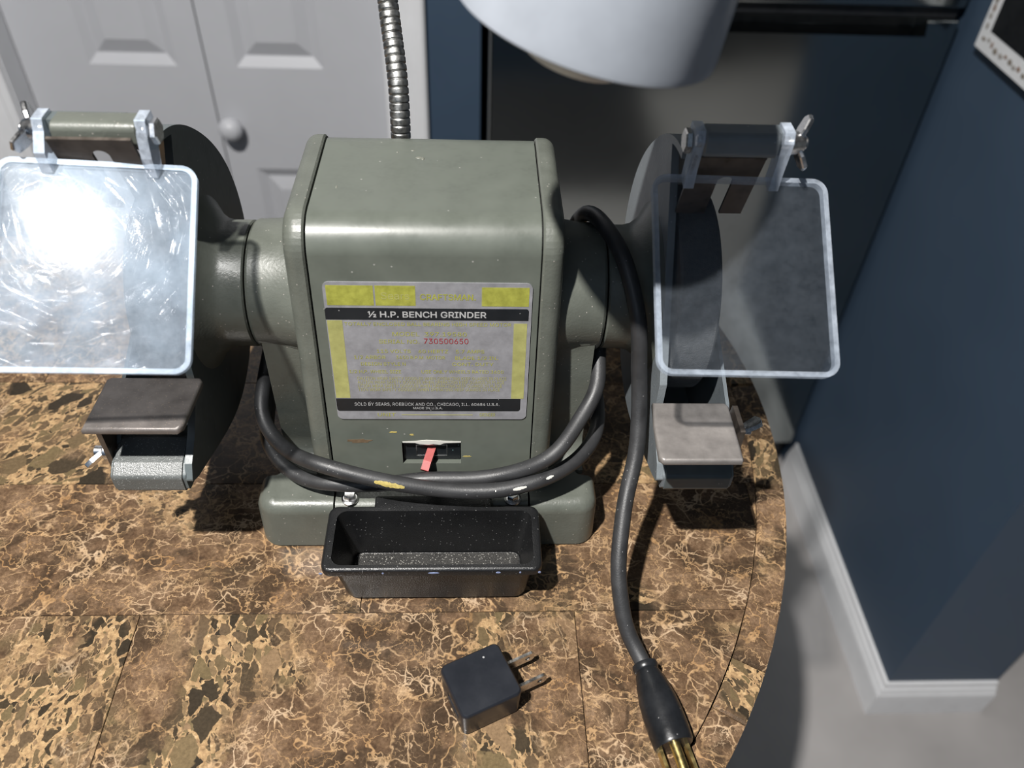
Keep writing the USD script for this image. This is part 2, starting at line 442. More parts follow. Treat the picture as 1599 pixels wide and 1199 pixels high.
MARBLE_EDGE = marble('brown_marble_edge', 1.08)
SUBSTRATE = plain('table_substrate', (0.05, 0.035, 0.025), 0.7)
CABINET = plain('cabinet_paint', (0.05, 0.045, 0.04), 0.5)
BLUE = plain('blue_wall_paint', (0.042, 0.070, 0.112), 0.5, noise=0.03, nscale=6, bump=0.12, bscale=250, rnoise=0.04)
WHITE = plain('white_door_paint', (0.49, 0.50, 0.53), 0.42, noise=0.015, nscale=8, bump=0.08, bscale=300, rnoise=0.05)
TRIMW = plain('white_trim_paint', (0.74, 0.75, 0.77), 0.38, noise=0.02, nscale=20)
FLOORM = plain('grey_floor_vinyl', (0.37, 0.355, 0.35), 0.45, noise=0.06, nscale=5, bump=0.05, bscale=80)
MAT = plain('dark_mat', (0.018, 0.018, 0.02), 0.7, noise=0.05)
CEIL = plain('ceiling_paint', (0.4, 0.4, 0.41), 0.8, noise=0.01)
STAIN = plain('brushed_stainless', (0.36, 0.38, 0.372), 0.13, metal=1.0, noise=0.03, nscale=4, rnoise=0.03)
DARK = plain('dark_plastic', (0.012, 0.013, 0.015), 0.35, noise=0.02)
FRSIDE = plain('fridge_side', (0.03, 0.03, 0.032), 0.5, noise=0.02)
PLATEW = plain('nameplate_silver', (0.235, 0.235, 0.25), 0.42, metal=0.1, noise=0.10, nscale=160, bump=0.05)
PLATEY = plain('nameplate_yellow', (0.30, 0.305, 0.055), 0.45, noise=0.13, nscale=250, metal=0.1)
PLATEP = plain('nameplate_pale_yellow', (0.33, 0.325, 0.12), 0.45, noise=0.09, nscale=200, metal=0.1)
PLATEF = plain('nameplate_faded_yellow', (0.29, 0.285, 0.06), 0.5, noise=0.1, nscale=250)
PLATEG = plain('nameplate_ghost', (0.29, 0.28, 0.10), 0.5, noise=0.1, nscale=250)
PLATEK = speckled('nameplate_black', (0.010, 0.012, 0.0145), (0.2, 0.2, 0.2), 0.36, 900, 0.015, bump=0.1, noise=0.1)
INKW = plain('ink_white', (0.36, 0.36, 0.36), 0.5, noise=0.03)
INKR = plain('ink_red', (0.27, 0.03, 0.035), 0.5, noise=0.05)
REDP = plain('red_plastic', (0.32, 0.06, 0.055), 0.4, noise=0.06, nscale=300)
SWBLACK = speckled('switch_black', (0.008, 0.010, 0.012), (0.15, 0.26, 0.26), 0.35, 900, 0.03, bump=0.2)
PAINTY = plain('yellow_paint_smear', (0.40, 0.32, 0.10), 0.5, noise=0.15, nscale=600)
PAINTW = plain('white_paint_drip', (0.55, 0.54, 0.50), 0.5, noise=0.03)
RUST = plain('tan_stain', (0.125, 0.085, 0.05), 0.6, noise=0.15, nscale=500)
FLOWER = [plain('flower_brown', (0.22, 0.19, 0.16), 0.5), plain('flower_grey', (0.33, 0.31, 0.29), 0.5), plain('flower_rust', (0.26, 0.18, 0.14), 0.5)]
CHIPM = plain('chip_edge', (0.15, 0.155, 0.13), 0.4)
CHIPS = ((-0.0266, 0.3662, 0.1869, 0.0018, 0.0011, 0.0005), (-0.0247, 0.3650, 0.1870, 0.0009, 0.0013, 0.0006), (-0.0374, 0.3712, 0.1869, 0.0006, 0.0006, 0.0004), (-0.0300, 0.3731, 0.1869, 0.0011, 0.0007, 0.0004), (-0.0630, 0.3375, 0.1869, 0.0006, 0.0014, 0.0003))
PAINTB = plain('blue_paint_chip', (0.18, 0.22, 0.36), 0.5, noise=0.2, nscale=900)

# ================================================================== the room
FL = -0.91
struct('floor', bx(-3.0, 3.5, -3.0, 2.6, FL - 0.05, FL), FLOORM)
struct('ceiling', bx(-3.0, 3.5, -3.0, 2.6, 1.53, 1.58), CEIL)
YW = 1.25                                                   # front of the back wall
wall = bx(-2.2, 0.010, YW, YW + 0.12, FL, 1.53) - bx(-0.7105, -0.1365, YW - 0.1, YW + 0.3, FL - 0.1, 1.12)
struct('wall_back', wall + bx(-0.06, 0.010, YW + 0.1, 1.9, FL, 1.53), BLUE)
struct('wall_front', bx(-3.0, 0.70, -0.86, -0.80, FL, 1.53), BLUE)
struct('floor_mat', rbox(-1.0, 0.62, -0.78, 0.02, FL - 0.004, FL + 0.008, 0.003), MAT, label='dark kitchen mat on the floor in front of the counter')
struct('wall_niche', bx(-0.06, 0.9, 1.85, 1.9, FL, 1.53), BLUE)
struct('wall_closet', bx(-0.9, -0.06, 1.55, 1.6, FL, 1.53), BLUE)
struct('wall_right', bx(0.655, 0.832, 0.590, 1.9, FL, 1.53), BLUE)
# baseboards with a stepped moulding; profile (distance out from the wall, height)
prof = [(0, 0), (0.013, 0), (0.013, 0.052), (0.0115, 0.057), (0.0115, 0.060), (0.009, 0.064), (0.0075, 0.071), (0.0045, 0.075), (0.004, 0.083), (0.0, 0.086)]


def strip(path, prof, mitre0, mitre1):
    """A moulding along a straight wall: path ((x0,y0),(x1,y1)), profile to the left-hand side normal; mitre: extra length per unit of depth at each end."""
    p0, p1 = np.array(path[0], float), np.array(path[1], float)
    t = (p1 - p0) / np.linalg.norm(p1 - p0); n = np.array([t[1], -t[0]])
    v = []
    for s, (p, mt) in enumerate(((p0, mitre0), (p1, mitre1))):
        for d, h in prof:
            q = p + n * d + t * (-1 if s == 0 else 1) * mt * d
            v.append([q[0], q[1], FL + h])
    k = len(prof)
    f = [[i, (i + 1) % k, k + (i + 1) % k, k + i] for i in range(k)]
    tri = [[a, b, c] for a, b, c, d in f] + [[a, c, d] for a, b, c, d in f]
    tri += [[0, i + 1, i] for i in range(1, k - 1)] + [[k, k + i, k + i + 1] for i in range(1, k - 1)]
    m = trimesh.Trimesh(v, tri, process=False)
    return m


struct('baseboard_side', strip(((0.655, 1.095), (0.655, 0.590)), prof, 0, 1), TRIMW, smooth=20)
struct('baseboard_end', strip(((0.655, 0.590), (0.832, 0.590)), prof, 1, 0.3), TRIMW, smooth=20)
# bifold door: two leaves with moulded panels
door = thing('door_1', 'white two-leaf bifold door with moulded panels and a round knob', kind='structure', loc=(-0.4235, 1.315, FL))


def panel_cut(x0, x1, z0, z1, fx0, fx1, fz0, fz1, y, d=0.008):
    gx0, gx1, gz0, gz1 = x0 + 0.4 * (fx0 - x0), x1 - 0.4 * (x1 - fx1), z0 + 0.4 * (fz0 - z0), z1 - 0.4 * (z1 - fz1)
    def slab(ax0, ax1, az0, az1, bx0, bx1, bz0, bz1, ya, yb):
        return Manifold.hull_points(np.array([[x, ya, z] for x in (ax0, ax1) for z in (az0, az1)] + [[x, yb, z] for x in (bx0, bx1) for z in (bz0, bz1)]))
    outer = slab(x0 - 0.004, x1 + 0.004, z0 - 0.004, z1 + 0.004, gx0, gx1, gz0, gz1, y - 0.002, y + d)
    inner = slab(fx0, fx1, fz0, fz1, gx0, gx1, gz0, gz1, y - 0.0001, y + d + 0.0005)
    return outer - inner


for (x0, x1, ox0, ox1) in ((-0.7080, -0.4236, -0.604, -0.468), (-0.4214, -0.1392, -0.375, -0.240)):
    m = bx(x0, x1, 1.30, 1.332, FL + 0.012, 1.10)
    for z0, z1 in ((-0.166, 0.33), (FL + 0.17, -0.344), (0.50, 0.98)):
        m = m - panel_cut(ox0, ox1, z0, z1, ox0 + 0.036, ox1 - 0.036, z0 + 0.040, z1 - 0.040, 1.30)
    part(door, 'leaf', m, WHITE, smooth=12)
part(door, 'knob', lathe([(0, 0.036), (0.008, 0.0355), (0.0145, 0.032), (0.0185, 0.0255), (0.0195, 0.020), (0.0185, 0.0145), (0.014, 0.009), (0.009, 0.006), (0.0085, 0.0), (0.0, -0.001)], (-0.4000, 1.30, -0.262), (0, -1, 0), 32), WHITE, smooth=50)
cas = [(0, 0), (0.010, 0.0), (0.012, 0.003), (0.013, 0.012), (0.010, 0.016), (0.0105, 0.040), (0.014, 0.046), (0.016, 0.052), (0.016, 0.060), (0.013, 0.064), (0.0, 0.064)]


def casing(x_in, sgn):
    v = []
    for z in (FL, 1.18):
        for d, w in cas:
            v.append([x_in + sgn * w, YW - d, z])
    k = len(cas)
    q = [[i, (i + 1) % k, k + (i + 1) % k, k + i] for i in range(k)]
    tri = [[a, b, c] for a, b, c, d in q] + [[a, c, d] for a, b, c, d in q]
    tri += [[0, i + 1, i] for i in range(1, k - 1)] + [[k, k + i, k + i + 1] for i in range(1, k - 1)]
    tri = np.array(tri)
    return trimesh.Trimesh(v, tri[:, ::-1] if sgn > 0 else tri, process=False)


trim1 = thing('trim_1', 'white moulded casing around the bifold door', kind='structure', loc=(-0.4235, YW, FL))
part(trim1, 'casing', casing(-0.1365, 1), TRIMW, smooth=20)
part(trim1, 'casing', casing(-0.7105, -1), TRIMW, smooth=20)
part(trim1, 'head_casing', rbox(-0.7745, -0.0725, YW - 0.016, YW, 1.1155, 1.18, 0.003), TRIMW)
part(trim1, 'jamb', bx(-0.7255, -0.7092, YW - 0.001, YW + 0.119, FL, 1.115), TRIMW)
part(trim1, 'jamb', bx(-0.1378, -0.1220, YW - 0.001, YW + 0.119, FL, 1.115), TRIMW)

# refrigerator in its niche beside the blue wall
fr = thing('refrigerator', 'stainless steel refrigerator with a dark pocket handle beside the blue wall', 'refrigerator', loc=(0.335, 1.1, FL))
part(fr, 'cabinet', bx(0.0225, 0.6440, 1.150, 1.78, FL + 0.03, 0.80), FRSIDE)
drawer = rbox(0.0206, 0.6455, 1.100, 1.148, FL + 0.08, 0.0025, 0.004)
pocket = Manifold.hull_points(np.array([[x, y, z] for y in (1.09, 1.140) for x, z in ((0.085, -0.0195), (0.6045, -0.0195), (0.5995, 0.01), (0.09, 0.01))]))
part(fr, 'freezer_drawer', drawer - pocket, STAIN, smooth=20)
part(fr, 'pocket_handle', bx(0.0858, 0.6038, 1.1392, 1.1398, -0.0190, 0.002), DARK, label='black recessed pocket handle')
part(fr, 'upper_door', rbox(0.0206, 0.6455, 1.100, 1.148, 0.0175, 0.79, 0.004), STAIN, smooth=20)
part(fr, 'door_gasket', bx(0.0240, 0.6430, 1.112, 1.146, 0.0027, 0.0173), DARK)
part(fr, 'kick_plate', bx(0.03, 0.64, 1.12, 1.149, FL + 0.008, FL + 0.075), DARK)
for x in (0.06, 0.58):
    part(fr, 'foot', cyl((x, 1.25, FL), (x, 1.25, FL + 0.032), 0.02), DARK)

# framed picture on the blue wall, right
pic = thing('wall_picture', 'dark picture with a white floral border hanging on the blue wall', 'picture', loc=(0.655, 0.90, 0.2))
part(pic, 'frame', bx(0.643, 0.6545, 0.68, 1.045, -0.0080, 0.45), TRIMW)
part(pic, 'print', bx(0.6422, 0.6429, 0.712, 1.022, 0.018, 0.42), DARK, label='dark print inside the pale border')
fl = np.random.default_rng(21)
for k in range(30):
    u, w = 1.030 - 0.0115 * k + fl.uniform(-0.002, 0.002), 0.004 + fl.uniform(-0.003, 0.004)
    part(pic, 'border_flower', Manifold.sphere(1.0, 10).scale([0.0006, fl.uniform(0.0025, 0.0058), fl.uniform(0.0025, 0.0045)]).translate([0.6430, u, w]), FLOWER[k % 3])
for k in range(30):
    u, w = 1.034 + fl.uniform(-0.003, 0.003), 0.018 + 0.0118 * k + fl.uniform(-0.002, 0.002)
    part(pic, 'border_flower', Manifold.sphere(1.0, 10).scale([0.0006, fl.uniform(0.0025, 0.0045), fl.uniform(0.003, 0.0058)]).translate([0.6430, u, w]), FLOWER[k % 3])

# ================================================================== the counter with marble tiles
TC, TR = (-0.176, 0.375), 0.371
whole = Point(*TC).buffer(TR, quad_segs=64).intersection(sbox(-2, -1, 2, 0.572)).union(sbox(-0.95, TC[1] - TR, TC[0], 0.572))
counter = thing('kitchen_counter', 'round-ended counter tiled in polished brown marble under the bench grinder', 'counter', loc=(-0.35, 0.30, FL))
part(counter, 'substrate', ext_z(whole.buffer(-0.0012), -0.034, -0.0092), SUBSTRATE)
part(counter, 'base_cabinet', bx(-0.93, -0.12, 0.10, 0.54, FL, -0.034), CABINET)
inner = Point(*TC).buffer(TR - 0.0178, quad_segs=64).intersection(sbox(-2, -1, 2, 0.572)).union(sbox(-0.95, TC[1] - TR, TC[0], 0.572))
G = 0.00018


def tile_mesh(poly, top, thick, ch=0.0003):
    poly = poly.simplify(0.0002)
    out = []
    for p in polys(poly):
        low = ext_z(p, top - thick, top - ch)
        for k in range(3):
            s = p.buffer(-ch * (k + 0.5) / 3 * 0.8)
            if not s.is_empty:
                low = low + ext_z(s, top - ch * (1 - k / 3) - 1e-6, top - ch * (1 - (k + 1) / 3))
        out.append(low)
    return out


row_y = [0.2293 + 0.0866 * k for k in range(-3, 5)]
for i in range(len(row_y) - 1):
    y0, y1 = row_y[i], row_y[i + 1]
    off = -0.1708 if (i % 2 == 0) else -0.0584
    for k in range(-4, 4):
        x0 = off + 0.2248 * k
        cell = sbox(x0 + G, y0 + G, x0 + 0.2248 - G, y1 - G).intersection(inner)
        if cell.is_empty or cell.area < 2e-5:
            continue
        part(counter, 'tile', tile_mesh(cell, 0.0, 0.0095), MARBLE, smooth=20)
# the round edge: short pieces set end to end
ring = Point(*TC).buffer(TR, quad_segs=64).difference(Point(*TC).buffer(TR - 0.0172, quad_segs=64))
ang = [math.atan2(0.266 - TC[1], 0.183 - TC[0]) + d for d in (0.80, 0.655, 0.50, 0.37, 0.235, 0.12, 0.0, -0.11, -0.215, -0.30, -0.46, -0.60, -0.77, -0.93, -1.08, -1.25, -1.42)]
for a1, a0 in zip(ang[:-1], ang[1:]):
    a0, a1 = a0 + 0.0009, a1 - 0.0009
    w = [TC] + [(TC[0] + 0.6 * math.cos(a), TC[1] + 0.6 * math.sin(a)) for a in np.linspace(a0, a1, 8)]
    seg = ring.intersection(Polygon(w)).intersection(sbox(-2, -1, 2, 0.572))
    for p in polys(seg):
        if p.area > 3e-5:
            part(counter, 'edge_tile', tile_mesh(p, 0.0004, 0.030, 0.0016), MARBLE_EDGE, smooth=30)

# ================================================================== the bench grinder
AX = (0.341, 0.129)                                        # the shaft's (y, z)
MX = -0.0210                                               # the middle of the machine
gr = thing('bench_grinder', 'old olive green bench grinder with twin wheels and clear eye shields', 'bench grinder', loc=(MX, 0.34, 0.0))
# base
foot = rrect(-0.1165, 0.0690, 0.2708, 0.4080, 0.011)
base = hull_layers_z([(0.0, foot.buffer(-0.0012)), (0.0015, foot), (0.0275, foot.buffer(-0.0008)), (0.0310, foot.buffer(-0.0022)), (0.0332, foot.buffer(-0.0045)), (0.0340, foot.buffer(-0.0075))])
for s in (0, 1):
    nx0, nx1 = (-0.13, -0.1085) if s == 0 else (0.061, 0.08)
    base = base - ext_z(sbox(nx0, 0.298, nx1, 0.382).buffer(0.004), -0.01, 0.05)
for x in (-0.0737, 0.0306):
    base = base - bx(x - 0.0005, x + 0.0005, 0.26, 0.30, 0.001, 0.05)
part(gr, 'base', base, CAST)
# sheet cover over the motor
cov = Polygon([(0.2844, 0.02), (0.3048, 0.1870), (0.3975, 0.1870), (0.4010, 0.02)])
cov = rounded(cov, 0.0165).intersection(sbox(0, 0.033, 1, 1))
cover = ext_x(cov, -0.0734, 0.0304)
PX = np.array([1.0, 0, 0])
# where the sheet really stands: the profile's front edge from (0.2844,0.02) to (0.3048,0.187)
slope = (0.3048 - 0.2844) / (0.187 - 0.02)
V = np.array([0, slope, 1.0]); V /= np.linalg.norm(V); N = np.cross(PX, V)
P0 = np.array([0, 0.2844 + 0.013 * slope, 0.033])


def on_plate(x, v, h=0.0):
    return P0 + PX * x + V * v + N * h


def plate_mesh(poly, h0, h1, mat=None):
    return to_frame(Manifold.extrude(cs(poly), h1 - h0).translate([0, 0, h0]), P0, PX, V, N)


def as_manifold(tm):
    return Manifold(__import__('manifold3d').Mesh(np.array(tm.vertices, np.float32), np.array(tm.faces, np.uint32)))


hole = as_manifold(plate_mesh(sbox(-0.0369, 0.0178, -0.0061, 0.0328), -0.0065, 0.004))
part(gr, 'motor_cover', cover - hole, BODY, smooth=25)
for ga in (-0.0742, 0.0302):
    part(gr, 'gap_seal', ext_x(cov.buffer(-0.0016), ga, ga + 0.0010), BLACKGAP)
# end bells with their bosses and pillars
for s in (-1, 1):
    xa, xb = (-0.0741, -0.0842) if s < 0 else (0.0311, 0.0412)
    q = cov.buffer(0.0016, quad_segs=8).intersection(sbox(0, 0.033, 1, 1))
    rr = 0.0062
    lay = [(xa, -0.0009), (xa + s * 0.0009, 0.0)] + [(xb - s * rr * (1 - math.sin(t)), -rr * (1 - math.cos(t))) for t in np.linspace(0, math.pi / 2, 7)]
    cap = hull_layers_x(q, lay)
    cap = cap.trim_by_plane([0, 0, 1], 0.033)
    o = (xb - s * 0.004, AX[0], AX[1])
    boss = as_manifold(lathe([(0, 0), (0.0375, 0), (0.0355, 0.004), (0.0345, 0.007), (0.0330, 0.016), (0.0325, 0.0262), (0.0317, 0.0274), (0, 0.0274)], o, (s, 0, 0), 64))
    # pillar under the boss with a curved foot
    t = np.linspace(0, math.pi / 2, 9)
    pp = [(0.312, 0.118), (0.3115, 0.060)] + [(0.3115 - 0.0135 * (1 - math.cos(a)), 0.0470 - 0.0135 * math.sin(a) + 0.0) for a in t] + [(0.298, 0.030), (0.379, 0.030), (0.3655, 0.047), (0.365, 0.118)]
    px0, px1 = (xb - 0.0205, xb + 0.003) if s < 0 else (xb - 0.003, xb + 0.0205)
    pillar = ext_x(Polygon(pp), px0, px1)
    part(gr, 'end_bell', cap + boss + pillar, CAST, smooth=28)
# wheel guards with necks
back_path = [(0.3205, 0.2150), (0.3433, 0.2110), (0.3712, 0.1948), (0.4015, 0.1622), (0.4125, 0.1250), (0.4045, 0.0920), (0.3860, 0.0690), (0.3655, 0.0555), (0.3350, 0.0505), (0.3080, 0.0565), (0.2820, 0.0662), (0.2620, 0.0740)]
bp = spline(back_path, 90)
ringp = LineString(bp).buffer(0.0017, cap_style='flat')
lip = rounded(Polygon([(0.2545, 0.0700), (0.2545, 0.0795), (0.2600, 0.0835), (0.2725, 0.0868), (0.2790, 0.0840), (0.2830, 0.0650)]), 0.0028)
top_lug = Polygon([(0.3075, 0.2225), (0.3085, 0.2318), (0.3160, 0.2318), (0.3440, 0.2130), (0.3400, 0.2090), (0.3220, 0.2135)])
wx = {-1: (-0.1325, -0.1360, -0.1700, -0.1355, -0.1555), 1: (0.0895, 0.0930, 0.1270, 0.0950, 0.1145)}
for s in (-1, 1):
    xd, xw, xo, w0, w1 = wx[s]
    front = [(0.2600, 0.0830), (0.2720, 0.0900), (0.2905, 0.1080), (0.2910, 0.1200)] if s < 0 else [(0.2600, 0.0830), (0.2720, 0.0900), (0.2825, 0.1010), (0.2830, 0.1150)]
    disc = Polygon(list(map(tuple, bp[6:])) + [(0.2560, 0.0775)] + front).buffer(0.0016)
    def ex(p, a, b):
        return ext_x(p, min(a, b), max(a, b))
    g = ex(disc, xd, xw) + ex(ringp, xd, xo) + ex(lip, xw - s * 0.0005, xo)
    g = g + ex(top_lug, xw + s * 0.0022, xo - s * 0.0005)
    cover_out = Polygon(list(map(tuple, bp[44:])) + [(0.262, 0.0765), (0.284, 0.100), (0.335, 0.120)]).buffer(0.0010)
    g = g + ex(cover_out, xo - s * 0.0018, xo)
    xs = (-0.0842 if s < 0 else 0.0412) + s * 0.0244
    neck = as_manifold(lathe([(0, 0), (0.0311, 0), (0.0318, 0.0008), (0.0318, abs(xd - xs) * 0.45), (0.0328, abs(xd - xs) * 0.62), (0.0365, abs(xd - xs) * 0.82), (0.0440, abs(xd - xs) + 0.0003), (0, abs(xd - xs) + 0.0003)], (xs, AX[0], AX[1]), (s, 0, 0), 64))
    gp = part(gr, 'wheel_guard', g, LIPR if s < 0 else GUARD, smooth=28)
    part(gp, 'neck', neck, CAST, smooth=28)
    lp = rounded(Polygon([(0.2538, 0.0694), (0.2538, 0.0800), (0.2597, 0.0842), (0.2727, 0.0876), (0.2797, 0.0846), (0.2838, 0.0644)]), 0.0031)
    lay = [(min(xw, xo) + (0.0006 if s > 0 else -0.0008), -0.0018), (min(xw, xo) + 0.0012, 0.0), (max(xw, xo) - 0.0012, 0.0), (max(xw, xo) + (0.0008 if s > 0 else -0.0006), -0.0018)]
    part(gr, 'guard_lip', hull_layers_x(lp, lay), HAMMER if s < 0 else LIPR, smooth=40)
    # wheel, flange and arbor nut
    wr = 0.0520
    wa, wb = min(w0, w1), max(w0, w1)
    wp = part(gr, 'grinding_wheel', lathe([(0, 0), (wr - 0.0012, 0), (wr, 0.0012), (wr, wb - wa - 0.0012), (wr - 0.0012, wb - wa), (0, wb - wa)], (wa, AX[0], AX[1]), (1, 0, 0), 96), STONE, smooth=35)
    xo2 = w1 if s > 0 else w1
    part(wp, 'flange', cyl((xo2, AX[0], AX[1]), (xo2 + s * 0.003, AX[0], AX[1]), 0.021, 40, 0.0006), STEEL)
    part(wp, 'arbor_nut', hexa((xo2 + s * 0.003, AX[0], AX[1]), (xo2 + s * 0.010, AX[0], AX[1]), 0.0105), STEEL)
    # hinge barrel and spark plate
    hy, hz = 0.3105, 0.2268
    b0, b1 = (-0.1652, -0.1318) if s < 0 else (0.0936, 0.1248)
    part(gr, 'hinge_barrel', hull_layers_x(rounded(Polygon([(hy - 0.0062, hz - 0.005), (hy - 0.0062, hz + 0.0055), (hy + 0.0060, hz + 0.0055), (hy + 0.009, hz - 0.006)]), 0.0035), [(b0, -0.0008), (b0 + 0.0008, 0), (b1 - 0.0008, 0), (b1, -0.0008)]), CAST if s < 0 else GUARD, smooth=40)
    sp = Manifold.extrude(cs(sbox(b0 - 0.0012, 0, b1 - 0.0020, 0.0425 if s < 0 else 0.0375).difference(LineString([((b0 + b1) / 2, -0.01), ((b0 + b1) / 2, 0.0330 if s < 0 else 0.0220)]).buffer(0.0034))), 0.0014)
    sv = np.array([0, -0.0140, 0.0365]); sv /= np.linalg.norm(sv)
    part(gr, 'spark_plate', to_frame(sp, (0, 0.3180 if s < 0 else 0.3250, 0.1880 if s < 0 else 0.1850), (1, 0, 0), sv, np.cross([1, 0, 0], sv)), BROWNSTEEL, smooth=20)
    # tool rest: plate, bracket, wing bolt
    if s < 0:
        rp = Polygon([(-0.1722, 0.2525), (-0.1310, 0.2525), (-0.1285, 0.2553), (-0.1268, 0.2838), (-0.1284, 0.2862), (-0.1695, 0.2862), (-0.1712, 0.2845)])
        zt = 0.1150
    else:
        rp = Polygon([(0.0868, 0.2413), (0.1226, 0.2413), (0.1233, 0.2425), (0.1239, 0.2760), (0.1222, 0.2785), (0.0868, 0.2785), (0.0853, 0.2640), (0.0845, 0.2435)])
        zt = 0.1070
    rest = hull_layers_z([(zt - 0.0036, rp.buffer(-0.0003)), (zt - 0.0030, rp), (zt - 0.0012, rp), (zt - 0.0004, rp.buffer(-0.0005)), (zt, rp.buffer(-0.0013))])
    tr = part(gr, 'tool_rest', rest, RESTL if s < 0 else RESTR, label='worn flat steel tool rest' if s > 0 else 'dull brown steel tool rest', smooth=35)
    bxo = xo + s * 0.0002
    ba, bb = sorted((bxo, bxo + s * 0.0024))
    part(tr, 'bracket', ext_x(rounded(Polygon([(0.262, 0.0700), (0.262, zt - 0.0034), (0.280, zt - 0.0034), (0.284, 0.0700)]), 0.001), ba, bb), BROWNSTEEL)
    xe = bxo + s * 0.0026
    zc = 0.0820 if s < 0 else 0.0900
    yc = 0.2690 if s < 0 else 0.2760
    wb_ = [cyl((xe - s * 0.004, yc, zc), (xe + s * 0.0040, yc, zc), 0.0042, 24, 0.0006), cyl((xe + s * 0.0038, yc, zc), (xe + s * 0.0085, yc, zc), 0.0028, 20, 0.0005)]
    part(tr, 'rest_bolt', wb_, ZINC)
    wing = Polygon([(0.000, -0.0024), (0.0062, -0.0042), (0.0092, -0.0040), (0.0102, 0.0), (0.0090, 0.0035), (0.0060, 0.0030), (0.0, 0.0022)])
    dirs = (((-0.72, -0.45, -0.53), (0.0, 0.76, -0.65)),) if s < 0 else (((0.85, 0.20, 0.48), (0.0, 0.92, -0.38)),)
    for a, b in dirs:
        a = np.array(a) / np.linalg.norm(a); b = np.array(b) - a * (np.array(b) @ a); b /= np.linalg.norm(b)
        part(tr, 'wing', to_frame(Manifold.extrude(cs(wing.buffer(0.0006)), 0.0022).translate([0, 0, -0.0011]), (xe + s * 0.004, yc, zc), a, b, np.cross(a, b)), ZINC, smooth=30)
    # eye shield
    if s < 0:
        c = np.array([-0.1585, 0.2875, 0.1773]); X = np.array([0.9919, 0.0867, -0.0922]); U = np.array([-0.0082, 0.7700, 0.6380]); h = 0.0905
        lugx = (-0.0197, 0.0219)
    else:
        c = np.array([0.1194, 0.2914, 0.1738]); X = np.array([0.9998, -0.0033, -0.0174]); U = np.array([0.0128, 0.8181, 0.5749]); h = 0.0917
        lugx = (-0.0237, 0.0150)
    KS = 0.95                                               # the shield's size for its distance
    c = np.array([0, 0, 0.385]) * (1 - KS) + c * KS; h *= KS; lugx = (lugx[0] * KS, lugx[1] * KS)
    X = X / np.linalg.norm(X); U = U - X * (X @ U); U /= np.linalg.norm(U); NN = np.cross(X, U)
    o = rrect(-0.040 * KS, 0.040 * KS, -h / 2, h / 2, 0.0065)
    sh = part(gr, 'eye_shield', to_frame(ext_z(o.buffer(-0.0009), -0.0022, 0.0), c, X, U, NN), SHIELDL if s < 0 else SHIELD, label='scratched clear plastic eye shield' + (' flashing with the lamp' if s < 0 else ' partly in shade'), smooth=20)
    rim = ext_z(o.difference(o.buffer(-0.0021)), -0.0028, 0.0009)
    part(sh, 'rim', to_frame(rim, c, X, U, NN), SHIELDRIM, smooth=20)
    lugs = []
    for lx in lugx:
        q0 = c + X * lx + U * (h / 2 - 0.001)
        lugp = Polygon([(q0[1] - 0.0040, q0[2] - 0.0035), (q0[1] - 0.0045, q0[2] + 0.006), (hy - 0.0058, hz + 0.002), (hy - 0.0040, hz + 0.0065), (hy + 0.0045, hz + 0.0068), (hy + 0.0060, hz), (hy + 0.003, hz - 0.0065), (q0[1] + 0.0035, q0[2] - 0.001)])
        lugs.append((q0[0], lugp))
        part(sh, 'lug', ext_x(rounded(lugp, 0.0008), q0[0] - 0.0021, q0[0] + 0.0021), LUG, smooth=25)
    l0, l1 = lugs[0][0], lugs[1][0]
    bolt0, bolt1 = (l1, l0) if s < 0 else (l0, l1)             # hex head on the machine's side, wing nut outside
    hd = part(gr, 'hinge_bolt', [hexa((bolt0 - s * 0.0052, hy, hz), (bolt0 - s * 0.0022, hy, hz), 0.0052), cyl((bolt0, hy, hz), (bolt1 + s * 0.0095, hy, hz), 0.0026, 20, 0.0005)], ZINC if s < 0 else STEEL, smooth=35)
    wn = [lathe([(0, 0), (0.0052, 0), (0.0048, 0.003), (0.0036, 0.0058), (0, 0.0058)], (bolt1 + s * 0.0022, hy, hz), (s, 0, 0), 24)]
    wdir = ((-0.35, 0.75, 0.55), (-0.45, -0.75, -0.30)) if s < 0 else ((0.42, 0.30, 0.86), (0.42, -0.35, -0.80))
    for a in wdir:
        a = np.array(a) / np.linalg.norm(a); b = np.cross(a, [1, 0, 0]); b /= np.linalg.norm(b)
        e = Polygon([(0.0015, -0.0024), (0.006, -0.0034), (0.0105, -0.0028), (0.0118, 0.0), (0.0105, 0.0028), (0.006, 0.0034), (0.0015, 0.0024)]).buffer(0.0005)
        blade = hull_layers_z([(-0.0011, e.buffer(-0.0005)), (-0.0006, e), (0.0006, e), (0.0011, e.buffer(-0.0005))])
        wn.append(to_frame(blade, (bolt1 + s * 0.0045, hy, hz), a, b, np.cross(a, b)))
    part(hd, 'wing_nut', wn, ZINC, smooth=35)

# name plate on the front of the cover
pl = rrect(-0.0682, 0.0273, 0.0486, 0.1282, 0.0030)
plate = part(gr, 'nameplate', plate_mesh(pl, -0.0002, 0.0006), PLATEW, label='silver, yellow and black maker\'s plate', smooth=20)
h0, h1 = 0.0006, 0.00068


def flat(name, poly, mat, a=h0, b=h1, label=None):
    return part(plate, name, plate_mesh(poly, a - 0.0001, b), mat, label=label, smooth=False)


